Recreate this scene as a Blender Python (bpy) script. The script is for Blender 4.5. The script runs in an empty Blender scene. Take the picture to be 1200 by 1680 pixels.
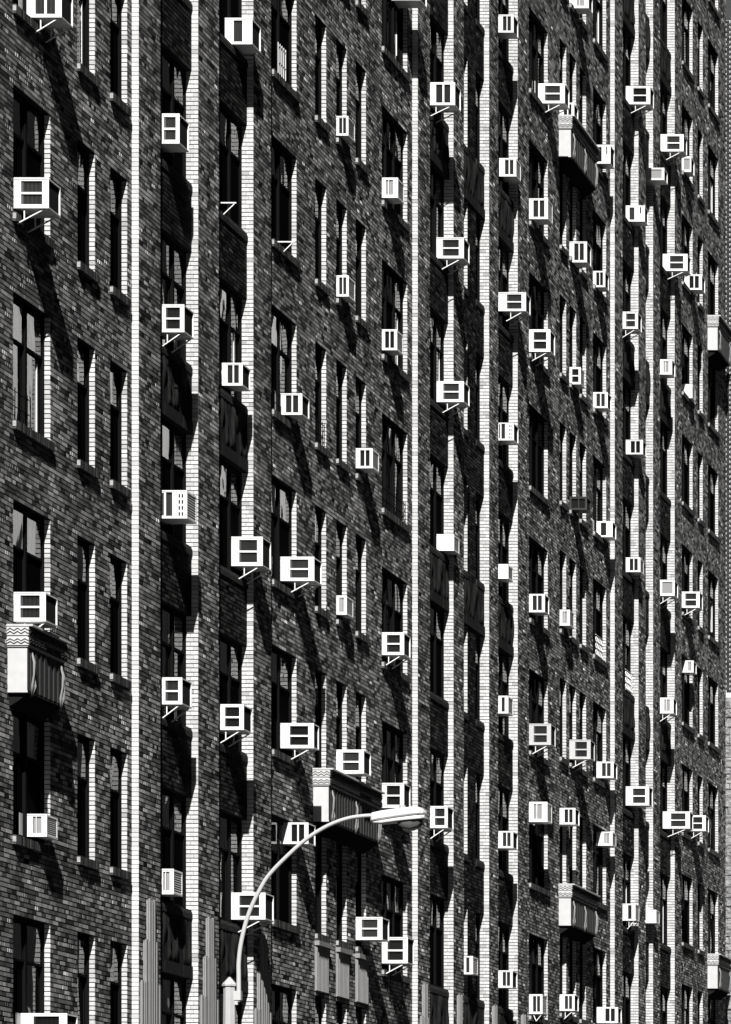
import bpy, math, random
import numpy as np
from mathutils import Vector
random.seed(7)
rng = np.random.default_rng(7)
scn = bpy.context.scene
COL = scn.collection

# ------------------------------------------------------------------ camera
# the facade lies in the plane x = 0, runs along +y, faces +x; the photographer stands
# across the street and uses a perspective-control (shifted) long lens looking along the street
F_PX, XV, YV, DIST, EYE = 6800.0, 2358.6, 2128.0, 19.5, 1.65
cam_d = bpy.data.cameras.new('camera'); cam = bpy.data.objects.new('camera', cam_d); COL.objects.link(cam)
cam.location = (DIST, 0, EYE); cam.rotation_euler = (math.radians(90), 0, 0)
cam_d.sensor_fit = 'VERTICAL'; cam_d.sensor_height = 36.0; cam_d.sensor_width = 36.0
cam_d.lens = F_PX / 1680 * 36
cam_d.shift_x = -(XV - 600) / 1680; cam_d.shift_y = (YV - 840) / 1680
cam_d.clip_start = 0.5; cam_d.clip_end = 3000
scn.camera = cam

# ------------------------------------------------------------------ light
SUN = Vector((-1.0, 4.25, -4.05)).normalized()       # direction the light travels
sun_d = bpy.data.lights.new('sun', 'SUN'); sun = bpy.data.objects.new('sun', sun_d); COL.objects.link(sun)
sun.rotation_euler = SUN.to_track_quat('-Z', 'Y').to_euler()
sun.location = (30, -60, 90)
sun_d.energy = 5.0; sun_d.angle = math.radians(0.5); sun_d.color = (1.0, 0.985, 0.965)
world = bpy.data.worlds.new('World'); scn.world = world; world.use_nodes = True
wn = world.node_tree; wn.nodes.clear()
sky = wn.nodes.new('ShaderNodeTexSky'); sky.sky_type = 'NISHITA'; sky.sun_disc = False
sky.sun_elevation = math.asin(-SUN.z); sky.sun_rotation = math.atan2(-SUN.x, -SUN.y)
bw = wn.nodes.new('ShaderNodeSeparateColor')   # red-filtered black and white: only the red of the sky counts
sky.air_density = 0.5; sky.dust_density = 0.2; bg = wn.nodes.new('ShaderNodeBackground'); bg.inputs[1].default_value = 0.05
wo = wn.nodes.new('ShaderNodeOutputWorld')
wn.links.new(sky.outputs[0], bw.inputs[0]); wn.links.new(bw.outputs[0], bg.inputs[0]); wn.links.new(bg.outputs[0], wo.inputs[0])
scn.view_settings.view_transform = 'Standard'; scn.view_settings.look = 'None'
scn.view_settings.gamma = 1.0; scn.view_settings.exposure = 0.85
scn.view_settings.use_curve_mapping = False
scn.render.engine = 'CYCLES'

# ------------------------------------------------------------------ materials
def mat(name, v, rough=0.8, spec=0.3, noise=None, bump=None, rand=0.0, attr=False, metal=0.0, streak=None):
    m = bpy.data.materials.new(name); m.use_nodes = True; t = m.node_tree; N = t.nodes; L = t.links
    b = N['Principled BSDF']; b.inputs['Roughness'].default_value = rough
    b.inputs['Specular IOR Level'].default_value = spec; b.inputs['Metallic'].default_value = metal
    tc = N.new('ShaderNodeTexCoord'); src = None
    def math_(op, a, bb):
        n = N.new('ShaderNodeMath'); n.operation = op
        for i, q in enumerate((a, bb)):
            if isinstance(q, (int, float)): n.inputs[i].default_value = q
            else: L.new(q, n.inputs[i])
        return n.outputs[0]
    val = N.new('ShaderNodeValue'); val.outputs[0].default_value = v; src = val.outputs[0]
    if attr:
        a = N.new('ShaderNodeAttribute'); a.attribute_name = 'tone'; src = a.outputs['Fac']
    if rand:
        o = N.new('ShaderNodeObjectInfo'); src = math_('MULTIPLY', src, math_('ADD', math_('MULTIPLY', o.outputs['Random'], 2 * rand), 1 - rand))
    geo = N.new('ShaderNodeNewGeometry')
    if noise:
        sc, amt = noise
        n = N.new('ShaderNodeTexNoise'); n.inputs['Scale'].default_value = sc; n.inputs['Detail'].default_value = 5
        L.new(geo.outputs['Position'], n.inputs['Vector'])
        src = math_('MULTIPLY', src, math_('ADD', math_('MULTIPLY', n.outputs['Fac'], 2 * amt), 1 - amt))
    if streak:
        mp = N.new('ShaderNodeMapping'); mp.inputs['Scale'].default_value = (streak[0], streak[0], streak[0] * .06)
        n = N.new('ShaderNodeTexNoise'); n.inputs['Scale'].default_value = 1; n.inputs['Detail'].default_value = 4
        L.new(geo.outputs['Position'], mp.inputs['Vector']); L.new(mp.outputs[0], n.inputs['Vector'])
        src = math_('MULTIPLY', src, math_('ADD', math_('MULTIPLY', n.outputs['Fac'], 2 * streak[1]), 1 - streak[1]))
    cc = N.new('ShaderNodeCombineColor')
    for i in range(3): L.new(src, cc.inputs[i])
    L.new(cc.outputs[0], b.inputs['Base Color'])
    if bump:
        sc, st, d = bump
        n = N.new('ShaderNodeTexNoise'); n.inputs['Scale'].default_value = sc; n.inputs['Detail'].default_value = 4
        L.new(geo.outputs['Position'], n.inputs['Vector'])
        bp = N.new('ShaderNodeBump'); bp.inputs['Strength'].default_value = st; bp.inputs['Distance'].default_value = d
        L.new(n.outputs['Fac'], bp.inputs['Height']); L.new(bp.outputs[0], b.inputs['Normal'])
    return m

M = {}
M['brick'] = mat('brown_brick', .2, .9, .03, noise=(1.3, .4), bump=(90, .25, .0012), attr=True, streak=(2.2, .4))
M['pale'] = mat('sunlit_brick', .45, .8, .3, noise=(25, .2), bump=(60, .2, .001), attr=True, rand=0, streak=(3, .16))  # same brick, made paler so its colour carries part of the sunlight
M['pale1'] = mat('sunlit_brick_single', .49, .8, .3, noise=(25, .2), bump=(60, .2, .001), rand=.16)
M['darkbrick'] = mat('dark_brick', .03, .8, .3, noise=(25, .3), attr=True)
M['white_mortar'] = mat('white_mortar', .6, .9, .1, noise=(20, .2))
M['ac'] = mat('white_enamel', .66, .4, .4, noise=(6, .15), streak=(26, .22), rand=.14)
M['ac_grey'] = mat('weathered_enamel', .42, .5, .4, noise=(6, .1), streak=(22, .15))
M['ac_dark'] = mat('brown_enamel', .03, .4, .4)
M['fin'] = mat('coil_fins', .008, .8, .02, noise=(30, .3))
M['fin_mid'] = mat('grey_fins', .05, .7, .05, noise=(30, .3), rand=.75)
M['fin_light'] = mat('light_louvres', .42, .5, .3)
M['iron'] = mat('galvanised_steel', .62, .5, .4)
M['frame'] = mat('dark_window_paint', .006, .8, .02)
M['screen'] = mat('insect_screen', .003, .9, .0)
M['upright_white'] = mat('white_upright_bar', .6, .5, .4)
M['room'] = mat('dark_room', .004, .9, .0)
M['blind'] = mat('window_blind', .34, .9, .1, rand=.45, streak=(30, .2))
M['curtain'] = mat('curtain', .5, .9, .1, rand=.2, streak=(14, .3))
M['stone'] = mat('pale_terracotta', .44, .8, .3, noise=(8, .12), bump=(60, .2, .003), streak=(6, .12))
M['stone_shade'] = mat('shade_toned_terracotta', .03, .8, .3, noise=(8, .2), streak=(12, .25))  # balcony terracotta darkened to paint shade onto the fronts
M['under_shade'] = mat('underside_shade_terracotta', .012, .9, .0)  # near-black colour standing in for the shade under the balconies
M['stone_mid'] = mat('grey_terracotta', .21, .8, .3, noise=(8, .15), bump=(60, .3, .003), streak=(12, .2))
M['stone_dark'] = mat('dark_terracotta', .02, .85, .03, noise=(8, .35), bump=(40, .4, .01))
M['sill'] = mat('dark_sill_brick', .11, .9, .03, noise=(20, .45), bump=(80, .5, .004), attr=True)
M['lamp'] = mat('lamp_paint', .42, .45, .4, noise=(4, .06))
M['pole'] = mat('pole_paint', .36, .5, .4, noise=(6, .12), streak=(12, .15))
M['asphalt'] = mat('asphalt', .04, .9, .2, noise=(3, .3), bump=(60, .4, .01))
M['pavement'] = mat('bluestone_pavement', .06, .9, .2, noise=(2, .2), bump=(50, .3, .005))
M['paint'] = mat('road_paint', .7, .8, .2, noise=(8, .15))
M['across'] = mat('fill_block_masonry', .05, .9, .1, noise=(2, .25))  # dark tone of the added block that cuts sky fill
M['reflection_plaster'] = mat('reflection_block_plaster', .72, .9, .1, noise=(.25, .35))  # pale tone of the added block that brightens window reflections
M['reflection_block_masonry'] = mat('reflection_block_masonry', .016, .9, .1, noise=(2, .25))  # dark tone of the added block that darkens window reflections
M['lawn'] = mat('earth', .04, .95, .1, noise=(1, .3))
M['stucco'] = mat('rough_plaster', .22, .9, .1, noise=(5, .9), bump=(9, 1.0, .12))

# backing brickwork pattern (only seen in joints and outside the frame)
FLOOR = 2.843; CR = FLOOR / 42; BL = 0.200
mb_ = bpy.data.materials.new('mortar_backing'); mb_.use_nodes = True
t = mb_.node_tree; b = t.nodes['Principled BSDF']; b.inputs['Roughness'].default_value = .95; b.inputs['Specular IOR Level'].default_value = .02
g = t.nodes.new('ShaderNodeNewGeometry'); sx = t.nodes.new('ShaderNodeSeparateXYZ'); cx = t.nodes.new('ShaderNodeCombineXYZ')
br = t.nodes.new('ShaderNodeTexBrick'); br.inputs['Scale'].default_value = 1; br.inputs['Brick Width'].default_value = BL
br.inputs['Row Height'].default_value = CR; br.inputs['Mortar Size'].default_value = .006
br.inputs['Color1'].default_value = (.13,) * 3 + (1,); br.inputs['Color2'].default_value = (.05,) * 3 + (1,); br.inputs['Mortar'].default_value = (.015,) * 3 + (1,)
sub = t.nodes.new('ShaderNodeMath'); sub.operation = 'SUBTRACT'; sub.inputs[1].default_value = EYE + .5 * CR
t.links.new(g.outputs['Position'], sx.inputs[0]); t.links.new(sx.outputs[1], cx.inputs[0]); t.links.new(sx.outputs[2], sub.inputs[0]); t.links.new(sub.outputs[0], cx.inputs[1])
t.links.new(cx.outputs[0], br.inputs['Vector']); t.links.new(br.outputs['Color'], b.inputs['Base Color'])
M['mortar'] = mb_

# old window glass: clear sheet, reflecting by Fresnel, slightly wavy
gl = bpy.data.materials.new('old_window_glass'); gl.use_nodes = True; t = gl.node_tree; N = t.nodes; L = t.links; N.clear()
out = N.new('ShaderNodeOutputMaterial'); mx = N.new('ShaderNodeMixShader'); tr = N.new('ShaderNodeBsdfTransparent'); gs = N.new('ShaderNodeBsdfGlossy')
gs.inputs['Roughness'].default_value = .01; gs.inputs['Color'].default_value = (.95,) * 3 + (1,); tr.inputs[0].default_value = (.86,) * 3 + (1,)
fr = N.new('ShaderNodeFresnel'); fr.inputs['IOR'].default_value = 1.75
geo = N.new('ShaderNodeNewGeometry'); oi = N.new('ShaderNodeObjectInfo'); ad = N.new('ShaderNodeVectorMath'); ad.operation = 'ADD'
mp = N.new('ShaderNodeMapping'); mp.inputs['Scale'].default_value = (1.5, 1.9, 1.0)
L.new(geo.outputs['Position'], mp.inputs['Vector']); L.new(mp.outputs[0], ad.inputs[0])
mm = N.new('ShaderNodeMath'); mm.operation = 'MULTIPLY'; mm.inputs[1].default_value = 40; L.new(oi.outputs['Random'], mm.inputs[0]); L.new(mm.outputs[0], ad.inputs[1])
nz = N.new('ShaderNodeTexNoise'); nz.inputs['Scale'].default_value = 1.5; nz.inputs['Detail'].default_value = 0.0; nz.inputs['Distortion'].default_value = .5
L.new(ad.outputs[0], nz.inputs['Vector']); bp = N.new('ShaderNodeBump'); bp.inputs['Strength'].default_value = .30; bp.inputs['Distance'].default_value = .07
L.new(nz.outputs['Fac'], bp.inputs['Height']); L.new(bp.outputs[0], gs.inputs['Normal'])
L.new(fr.outputs[0], mx.inputs[0]); L.new(tr.outputs[0], mx.inputs[1]); L.new(gs.outputs[0], mx.inputs[2]); L.new(mx.outputs[0], out.inputs[0])
M['glass'] = gl
lens_m = mat('lamp_lens', .07, .15, .6, noise=(9, .3)); M['lens'] = lens_m; M['head'] = mat('lamp_head_enamel', .62, .4, .4, noise=(5, .08))

# ------------------------------------------------------------------ helpers
class MB:
    def __init__(s): s.v = []; s.f = []; s.t = []; s.sm = False
    def quad(s, pts, tone=0.):
        i = len(s.v); s.v += [tuple(p) for p in pts]; s.f.append(tuple(range(i, i + len(pts)))); s.t.append(tone)
    def box(s, x0, x1, y0, y1, z0, z1, tone=0.):
        i = len(s.v)
        s.v += [(x0, y0, z0), (x1, y0, z0), (x1, y1, z0), (x0, y1, z0), (x0, y0, z1), (x1, y0, z1), (x1, y1, z1), (x0, y1, z1)]
        for q in ((0, 3, 2, 1), (4, 5, 6, 7), (0, 1, 5, 4), (1, 2, 6, 5), (2, 3, 7, 6), (3, 0, 4, 7)):
            s.f.append(tuple(i + k for k in q)); s.t.append(tone)
        return s
    def prism(s, poly, a0, a1, axis='y', tone=0.):
        """poly: outline in the other two axes, extruded from a0 to a1"""
        n = len(poly); i = len(s.v)
        def P(u, v, a):
            return (u, a, v) if axis == 'y' else ((a, u, v) if axis == 'x' else (u, v, a))
        s.v += [P(u, v, a0) for u, v in poly] + [P(u, v, a1) for u, v in poly]
        s.f.append(tuple(i + k for k in range(n))); s.f.append(tuple(i + n + k for k in reversed(range(n)))); s.t += [tone, tone]
        for k in range(n):
            s.f.append((i + k, i + n + k, i + n + (k + 1) % n, i + (k + 1) % n)); s.t.append(tone)
        return s
    def tube(s, pts, rad, n=8, tone=0.):
        pts = [Vector(p) for p in pts]; rad = rad if isinstance(rad, (list, tuple)) else [rad] * len(pts)
        i = len(s.v); a = None
        for k, p in enumerate(pts):
            d = (pts[min(k + 1, len(pts) - 1)] - pts[max(k - 1, 0)]).normalized()
            if a is None:
                a = d.cross(Vector((.13, .2, .97)) if abs(d.z) < .9 else Vector((1, 0, 0))).normalized()
            a = (a - d * a.dot(d)).normalized(); bb = d.cross(a)
            for q in range(n):
                an = 2 * math.pi * q / n + math.pi / n
                s.v.append(tuple(p + (a * math.cos(an) + bb * math.sin(an)) * rad[k]))
        for k in range(len(pts) - 1):
            for q in range(n):
                s.f.append((i + k * n + q, i + k * n + (q + 1) % n, i + (k + 1) * n + (q + 1) % n, i + (k + 1) * n + q)); s.t.append(tone)
        s.f.append(tuple(i + q for q in reversed(range(n)))); s.f.append(tuple(i + (len(pts) - 1) * n + q for q in range(n))); s.t += [tone, tone]
        return s
    def mesh(s, name, m, origin=(0, 0, 0), smooth=False):
        me = bpy.data.meshes.new(name); o = Vector(origin)
        me.from_pydata([tuple(Vector(v) - o) for v in s.v] if o.length else s.v, [], s.f); me.materials.append(m)
        at = me.attributes.new('tone', 'FLOAT', 'FACE'); at.data.foreach_set('value', np.array(s.t, dtype=np.float32))
        if smooth:
            me.polygons.foreach_set('use_smooth', [True] * len(me.polygons))
        me.update(); return me
    def build(s, name, m, parent=None, loc=(0, 0, 0), **k):
        return inst(name, s.mesh(name, m, **k), parent, loc)
def inst(name, me, parent=None, loc=(0, 0, 0)):
    o = bpy.data.objects.new(name, me); COL.objects.link(o); o.location = loc
    if parent: o.parent = parent
    return o
def tag(o, label=None, cat=None, group=None, kind=None):
    if label: o['label'] = label
    if cat: o['category'] = cat
    if group: o['group'] = group
    if kind: o['kind'] = kind
    return o
def thing(name, label, cat, loc, group=None):
    o = bpy.data.objects.new(name, None); COL.objects.link(o); o.location = loc; o.empty_display_size = .3
    return tag(o, label, cat, group)
def Yat(x, p=0.0): return F_PX * (DIST - p) / (XV - x)      # distance along the street of a facade point
def boxes(name, m, arr, tone, parent, kind='stuff', loc=(0, 0, 0), skip_face=0):
    """arr (n,6) x0 x1 y0 y1 z0 z1 -> one mesh of 5-sided boxes, corners of the outer face jittered"""
    arr = np.asarray(arr, dtype=np.float64); n = len(arr)
    if not n: return None
    x0, x1, y0, y1, z0, z1 = arr.T
    V = np.stack([np.stack(c, -1) for c in ((x0, y0, z0), (x1, y0, z0), (x1, y1, z0), (x0, y1, z0), (x0, y0, z1), (x1, y0, z1), (x1, y1, z1), (x0, y1, z1))], 1)
    if skip_face == 'x':
        F = np.array([(0, 3, 2, 1), (4, 5, 6, 7), (0, 1, 5, 4), (1, 2, 6, 5), (2, 3, 7, 6)])
        for c in (1, 2, 5, 6): V[:, c, 0] += rng.uniform(-.0007, .0007, n)
        V[:, :, 2] += 0
    else:
        F = np.array([(0, 3, 2, 1), (4, 5, 6, 7), (0, 1, 5, 4), (1, 2, 6, 5), (3, 0, 4, 7)])
        for c in (0, 1, 4, 5): V[:, c, 1] += rng.uniform(-.0012, .0012, n)
    FF = (F[None] + 8 * np.arange(n)[:, None, None]).reshape(-1)
    me = bpy.data.meshes.new(name); me.vertices.add(8 * n); me.vertices.foreach_set('co', V.reshape(-1).astype(np.float32))
    nf = 5 * n; me.loops.add(4 * nf); me.loops.foreach_set('vertex_index', FF.astype(np.int32))
    me.polygons.add(nf); me.polygons.foreach_set('loop_start', np.arange(0, 4 * nf, 4, dtype=np.int32))
    me.update(calc_edges=True); me.materials.append(m)
    at = me.attributes.new('tone', 'FLOAT', 'FACE'); at.data.foreach_set('value', np.repeat(np.asarray(tone, dtype=np.float32), 5))
    me.shade_flat()
    o = inst(name, me, parent, loc)
    if kind: o['kind'] = kind
    return o

# ------------------------------------------------------------------ ground
def ground():
    MB().box(-400, 600, -300, 1500, -1.0, -.16).build('ground', M['lawn'])['kind'] = 'structure'
    MB().box(5.2, 20.8, -200, 900, -.5, -.13).build('road', M['asphalt'])['kind'] = 'structure'
    pv = MB()
    for k in range(60):
        pv.box(.12, 4.98, -20 + 3 * k, -17.03 + 3 * k, -.4, random.uniform(-.003, .002))
    pv.build('pavement', M['pavement'])['kind'] = 'structure'
    MB().box(5.0, 5.19, -200, 900, -.4, .004).build('kerb', M['stone_mid'])['kind'] = 'structure'
    MB().box(21.0, 27.0, -200, 900, -.4, 0).build('far_pavement', M['pavement'])['kind'] = 'structure'
    MB().box(20.81, 20.99, -200, 900, -.4, .004).build('far_kerb', M['stone_mid'])['kind'] = 'structure'
    pl = MB()
    for k in range(70): pl.box(12.9, 13.05, -100 + 6 * k, -97 + 6 * k, -.14, -.126)
    pl.build('lane_marking', M['paint'])['kind'] = 'structure'
ground()

# ------------------------------------------------------------------ facade layout
P = .105; RV = .085                       # pier projection, reveal depth
piers = [(61.91, 62.95), (64.88, 65.98), (67.90, 68.92), (78.85, 79.80), (81.71, 82.58), (84.78, 85.61), (87.42, 88.33),
         (97.72, 98.67), (100.63, 101.56), (102.50, 103.43), (105.41, 106.30)]
HI = (9.5, 35.5); LO = (5.5, 31.5)        # sill / head in brick courses above the floor line
cols = {  # name: (y0, y1, kind, sill/head)
 'A1': (56.75, 58.28, 'wide', HI), 'A2': (59.43, 60.22, 'narrow', HI), 'A3': (60.90, 61.70, 'narrow', HI),
 'R1': (62.97, 64.88, 'triple', LO), 'R2': (65.99, 67.90, 'triple', LO),
 'C1': (69.33, 70.86, 'wide', HI), 'C2': (72.02, 72.75, 'narrow', HI), 'C3': (73.40, 74.12, 'narrow', HI), 'C4': (74.72, 75.45, 'narrow', HI), 'C5': (76.57, 78.48, 'triple', LO),
 'R3': (79.81, 81.71, 'triple', LO), 'R4': (82.62, 83.35, 'narrow', LO), 'R4b': (84.05, 84.78, 'narrow', LO), 'R5': (85.63, 87.42, 'triple', LO),
 'D1': (88.98, 90.87, 'triple', LO), 'D2': (92.08, 92.79, 'narrow', HI), 'D3': (93.12, 93.86, 'narrow', HI), 'D4': (94.22, 94.96, 'narrow', HI), 'D5': (95.72, 97.25, 'wide', HI),
 'R6': (98.69, 100.63, 'triple', LO), 'R7': (101.63, 102.50, 'narrow', LO), 'R8': (103.45, 105.41, 'triple', LO),
 'E1': (106.97, 108.54, 'wide', HI), 'E2': (109.26, 110.04, 'narrow', HI), 'E3': (110.81, 112.40, 'wide', HI)}
RECESS = {'R1': (62.95, 64.88), 'R2': (65.98, 67.90), 'R3': (79.80, 81.71), 'R4': (82.58, 84.78), 'R5': (85.61, 87.42), 'R6': (98.67, 100.63), 'R7': (101.56, 102.50), 'R8': (103.43, 105.41)}
END = 113.6; ZTOP = EYE + 19.3 * FLOOR
def scr_y(Y, h): return YV - F_PX * h / Y
openings = {}
for c, (y0, y1, kd, (s_, hd)) in cols.items():
    openings[c] = []
    for n in range(0, 15):
        h0, h1 = n * FLOOR + s_ * CR, n * FLOOR + hd * CR
        if scr_y(y0, h1) > 1790 or scr_y(y1, h0) < -110: continue
        openings[c].append((n, h0, h1))

B = thing('apartment_building', 'tall dark brick apartment building with sunlit brick returns and rows of windows', 'building', (0, 84, 0))
BO = Vector((0, 84, 0))
def bpart(mb, name, m, origin=None, **k):
    """part of the building, mesh kept local"""
    return mb.build(name, m, B, loc=(0, 0, 0), origin=tuple(BO), **k)

# wall segments: (y0, y1, plane)
walls = []; cur = 48.0
for a, b_ in piers:
    walls.append((cur, a, 0.0)); walls.append((a, b_, P)); cur = b_
walls.append((cur, END, 0.0))

def ivals(y0, y1, hc):
    iv = [(y0, y1)]
    for c, (a, b_, kd, sh) in cols.items():
        if b_ <= y0 or a >= y1: continue
        for n, h0, h1 in openings[c]:
            if h0 < hc < h1:
                new = []
                for u, v in iv:
                    if b_ <= u or a >= v: new.append((u, v)); continue
                    if a > u: new.append((u, a))
                    if b_ < v: new.append((b_, v))
                iv = new
    return iv

nb = 0; rec_y = [v for v in RECESS.values()]
for wi, (w0, w1, pl) in enumerate(walls):
    # backing with real window openings
    mb = MB(); oc = [(c,) + cols[c] for c in cols if cols[c][1] > w0 and cols[c][0] < w1]; oc.sort(key=lambda q: q[1])
    u = w0; XB = pl - .008
    for c, a, b_, kd, sh in oc:
        if a - u > .001: mb.box(-.40, XB, u, a, 0, ZTOP)
        z = 0
        for n, h0, h1 in openings[c]:
            mb.box(-.40, XB, a, b_, z, EYE + h0); z = EYE + h1
        mb.box(-.40, XB, a, b_, z, ZTOP); u = b_
    if w1 - u > .001: mb.box(-.40, XB, u, w1, 0, ZTOP)
    wall = bpart(mb, 'pier' if pl else 'wall', M['mortar'])
    # bricks
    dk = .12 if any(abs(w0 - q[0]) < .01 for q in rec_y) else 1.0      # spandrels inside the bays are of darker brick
    arr = []; tone = []
    for c in range(10, 42 * 15):
        zc0 = (c - .5) * CR; hc = zc0 + CR / 2
        ya, yb = max(w0, hc * F_PX / 2230), min(w1, hc * F_PX / 350)
        if yb <= ya: continue
        per = BL
        header = (c % 6 == 3)
        if header: per = BL / 2
        off = (0, .5, .05, .25, .45, .98)[c % 6] * BL + pl * 3
        for u, v in ivals(w0, w1, hc):
            k0 = math.floor((u - off) / per); edges = []
            yy = off + (k0 + 1) * per
            pts = [u]
            while yy < v - .035:
                if yy > u + .035: pts.append(yy)
                yy += per
            pts.append(v)
            for a, b_ in zip(pts[:-1], pts[1:]):
                if b_ < ya or a > yb: continue
                j = .0065
                r = rng.random()
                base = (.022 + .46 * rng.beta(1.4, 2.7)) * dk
                if r < .16: base *= .4
                if r > .93: base = min(.5, base * 1.35)
                z0 = EYE + zc0 + .004; z1 = EYE + zc0 + CR - .0138
                pr = pl + rng.normal(0, .0009)
                if rng.random() < .07 and b_ - a > .15:      # scored face: narrow upright ribs
                    m_ = 5; w_ = (b_ - a - 2 * j) / m_
                    for q in range(m_):
                        arr.append((pl - .02, pr + (.003 if q % 2 else -.003), a + j + q * w_, a + j + (q + .72) * w_, z0, z1)); tone.append(base * (1.15 if q % 2 else .7))
                else:
                    arr.append((pl - .02, pr, a + .0025, b_ - .0025, z0, z1)); tone.append(base)
    nb += len(arr)
    A_ = np.array(arr); A_[:, 2:4] -= BO.y
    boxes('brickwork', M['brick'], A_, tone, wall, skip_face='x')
print('bricks', nb)

# pier sides and jambs facing down the street, painted paler to carry the sunlight
single = 0; pale_arr = []; pale_tone = []
single_mesh = {}
def return_bricks(yr, xa, xb, h0, h1, seed=0):
    global single
    c0 = int(round(h0 / CR + .5)); c1 = int(round(h1 / CR + .5))
    for c in range(c0, c1):
        z = (c - .5) * CR; sy = scr_y(yr, z)
        if sy < -70 or sy > 1760: continue
        L_ = xb - xa
        if L_ < .13: segs = [(xa, xb)]
        else:
            cut = xa + L_ * (.36 if c % 2 else .62); segs = [(xa, cut), (cut, xb)]
        for u, v in segs:
            bx = (u + (.003 if u > xa else 0), v - .002, yr - .007, yr + .01, EYE + z + (.0035 if xa >= 0 else .006), EYE + z + CR - (.0045 if xa >= 0 else .0075))
            near = (yr < 61.95 and abs(xa) < .001) or (abs(yr - 64.88) < .01 and xa < 0)
            if near and single < 299 and -2 < sy < 1690:
                key = (round(v - u, 4), u > xa)
                if key not in single_mesh:
                    single_mesh[key] = MB().box(0, bx[1] - bx[0], 0, .017, 0, bx[5] - bx[4]).mesh('brick', M['pale1'])
                inst('brick', single_mesh[key], B, (bx[0], bx[2] - BO.y + random.uniform(-.0015, .0015), bx[4])); single += 1
            else:
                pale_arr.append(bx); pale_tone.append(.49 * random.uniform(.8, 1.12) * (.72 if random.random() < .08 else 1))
def flush(y): return any(abs(y - a) < .005 for a, b_ in piers)
for a, b_ in piers:
    segs = []
    cc = [c for c in cols if abs(cols[c][1] - a) < .005]
    if cc:
        h = 0
        for n, h0, h1 in openings[cc[0]]:
            return_bricks(a, 0, P, h if h else (h0 - 1.1), h0); return_bricks(a, -RV, P, h0, h1); h = h1
        return_bricks(a, 0, P, h, h + 1.2)
    else:
        return_bricks(a, 0, P, 2.5, 42)
for c, (a, b_, kd, sh) in cols.items():
    if flush(b_): continue
    for n, h0, h1 in openings[c]: return_bricks(b_, -RV, -.004, h0, h1)
A_ = np.array(pale_arr); A_[:, 2:4] -= BO.y
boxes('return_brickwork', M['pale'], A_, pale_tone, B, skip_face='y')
print('pale', len(pale_arr), 'single', single)

# ------------------------------------------------------------------ windows
WH = 26 * CR
def win_meshes(w, lights, tr=.655):
    f = MB(); e = .008
    f.box(-.17, -RV, e, .055, 0, WH); f.box(-.17, -RV, w - .055, w - e, 0, WH)
    f.box(-.17, -RV - .003, .055, w - .055, WH - .05, WH); f.box(-.17, -RV + .004, .055, w - .055, 0, .045)
    iw = (w - .11); lw = iw / lights; panes = []
    for k in range(1, lights): f.box(-.17, -RV + .002, .055 + k * lw - .04, .055 + k * lw + .04, .045, WH - .05)
    for k in range(lights):
        a = .055 + k * lw + (.04 if k else 0); b_ = .055 + (k + 1) * lw - (.04 if k < lights - 1 else 0)
        zm = WH * tr
        for (z0, z1, x) in ((zm, WH - .05, -.112), (.045, zm + .02, -.145)):
            r = .032
            f.box(x - .015, x + .015, a, a + r, z0, z1); f.box(x - .015, x + .015, b_ - r, b_, z0, z1)
            f.box(x - .014, x + .016, a + r, b_ - r, z0, z0 + r); f.box(x - .014, x + .016, a + r, b_ - r, z1 - r, z1)
            panes.append((a + r, b_ - r, z0 + r, z1 - r, x))
    return f, panes
kinds = {}; scr_m = {}
for kd, w, l in (('wide', 1.54, 2), ('narrow', .74, 1), ('triple', 1.91, 3), ('tripleS', 1.79, 3), ('narrowL', .87, 1)):
    f, pn = win_meshes(w, l)
    fm = f.mesh('window', M['frame'])
    pms = [MB().box(-.002, .002, 0, b_ - a, 0, z1 - z0).mesh('pane', M['glass']) for a, b_, z0, z1, x in pn]
    a, b_, z0, z1, x = pn[1]; scr_m[kd] = MB().box(-.127, -.121, 0, b_ - a + .04, z0 - .02, z1 + .0).mesh('insect_screen', M['screen'])
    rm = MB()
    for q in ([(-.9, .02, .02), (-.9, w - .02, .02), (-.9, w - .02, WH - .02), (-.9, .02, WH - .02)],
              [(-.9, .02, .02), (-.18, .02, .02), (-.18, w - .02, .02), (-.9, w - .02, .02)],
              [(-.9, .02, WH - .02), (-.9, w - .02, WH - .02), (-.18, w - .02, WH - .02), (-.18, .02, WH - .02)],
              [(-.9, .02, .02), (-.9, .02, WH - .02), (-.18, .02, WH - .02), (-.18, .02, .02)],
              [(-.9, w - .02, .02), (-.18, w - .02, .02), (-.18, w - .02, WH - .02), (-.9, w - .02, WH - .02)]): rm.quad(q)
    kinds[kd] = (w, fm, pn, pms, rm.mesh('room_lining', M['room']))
sill_cache = {}
def sill_mesh(w, recess):
    key = (round(w, 3), recess)
    if key in sill_cache: return sill_cache[key]
    s = MB()
    if recess:   # sloped bull-nosed sill inside the bay
        n = 6; pol = [(-RV - .02, 0), (-RV - .02, .02), (-.05, .012), (.01, -.035), (.018, -.07), (.018, -.15), (-.05, -.15)]
        k = max(2, int(w / .45))
        for q in range(k): s.prism([(x, z) for x, z in pol], q * w / k + .004, (q + 1) * w / k - .004, 'y', .03)
    else:        # row of brick on edge
        k = int(round((w + .06) / .071)); st = (w + .06) / k
        for q in range(k):
            t_ = .05 * random.uniform(.5, 1.4); a = -.03 + q * st
            s.box(-RV - .02, .052 + random.uniform(-.003, .003), a + .004, a + st - .004, -.125, -.004 + random.uniform(-.003, .003), t_)
        s.box(-RV - .02, .04, -.02, w + .02, -.118, -.012, .04)
        s.box(.005, .053, -.035, -.031, -.095, -.02, .3)  # pale sliver paints the sunlit near end of the sill
    sill_cache[key] = s.mesh('window_sill', M['sill']); return sill_cache[key]

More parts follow.
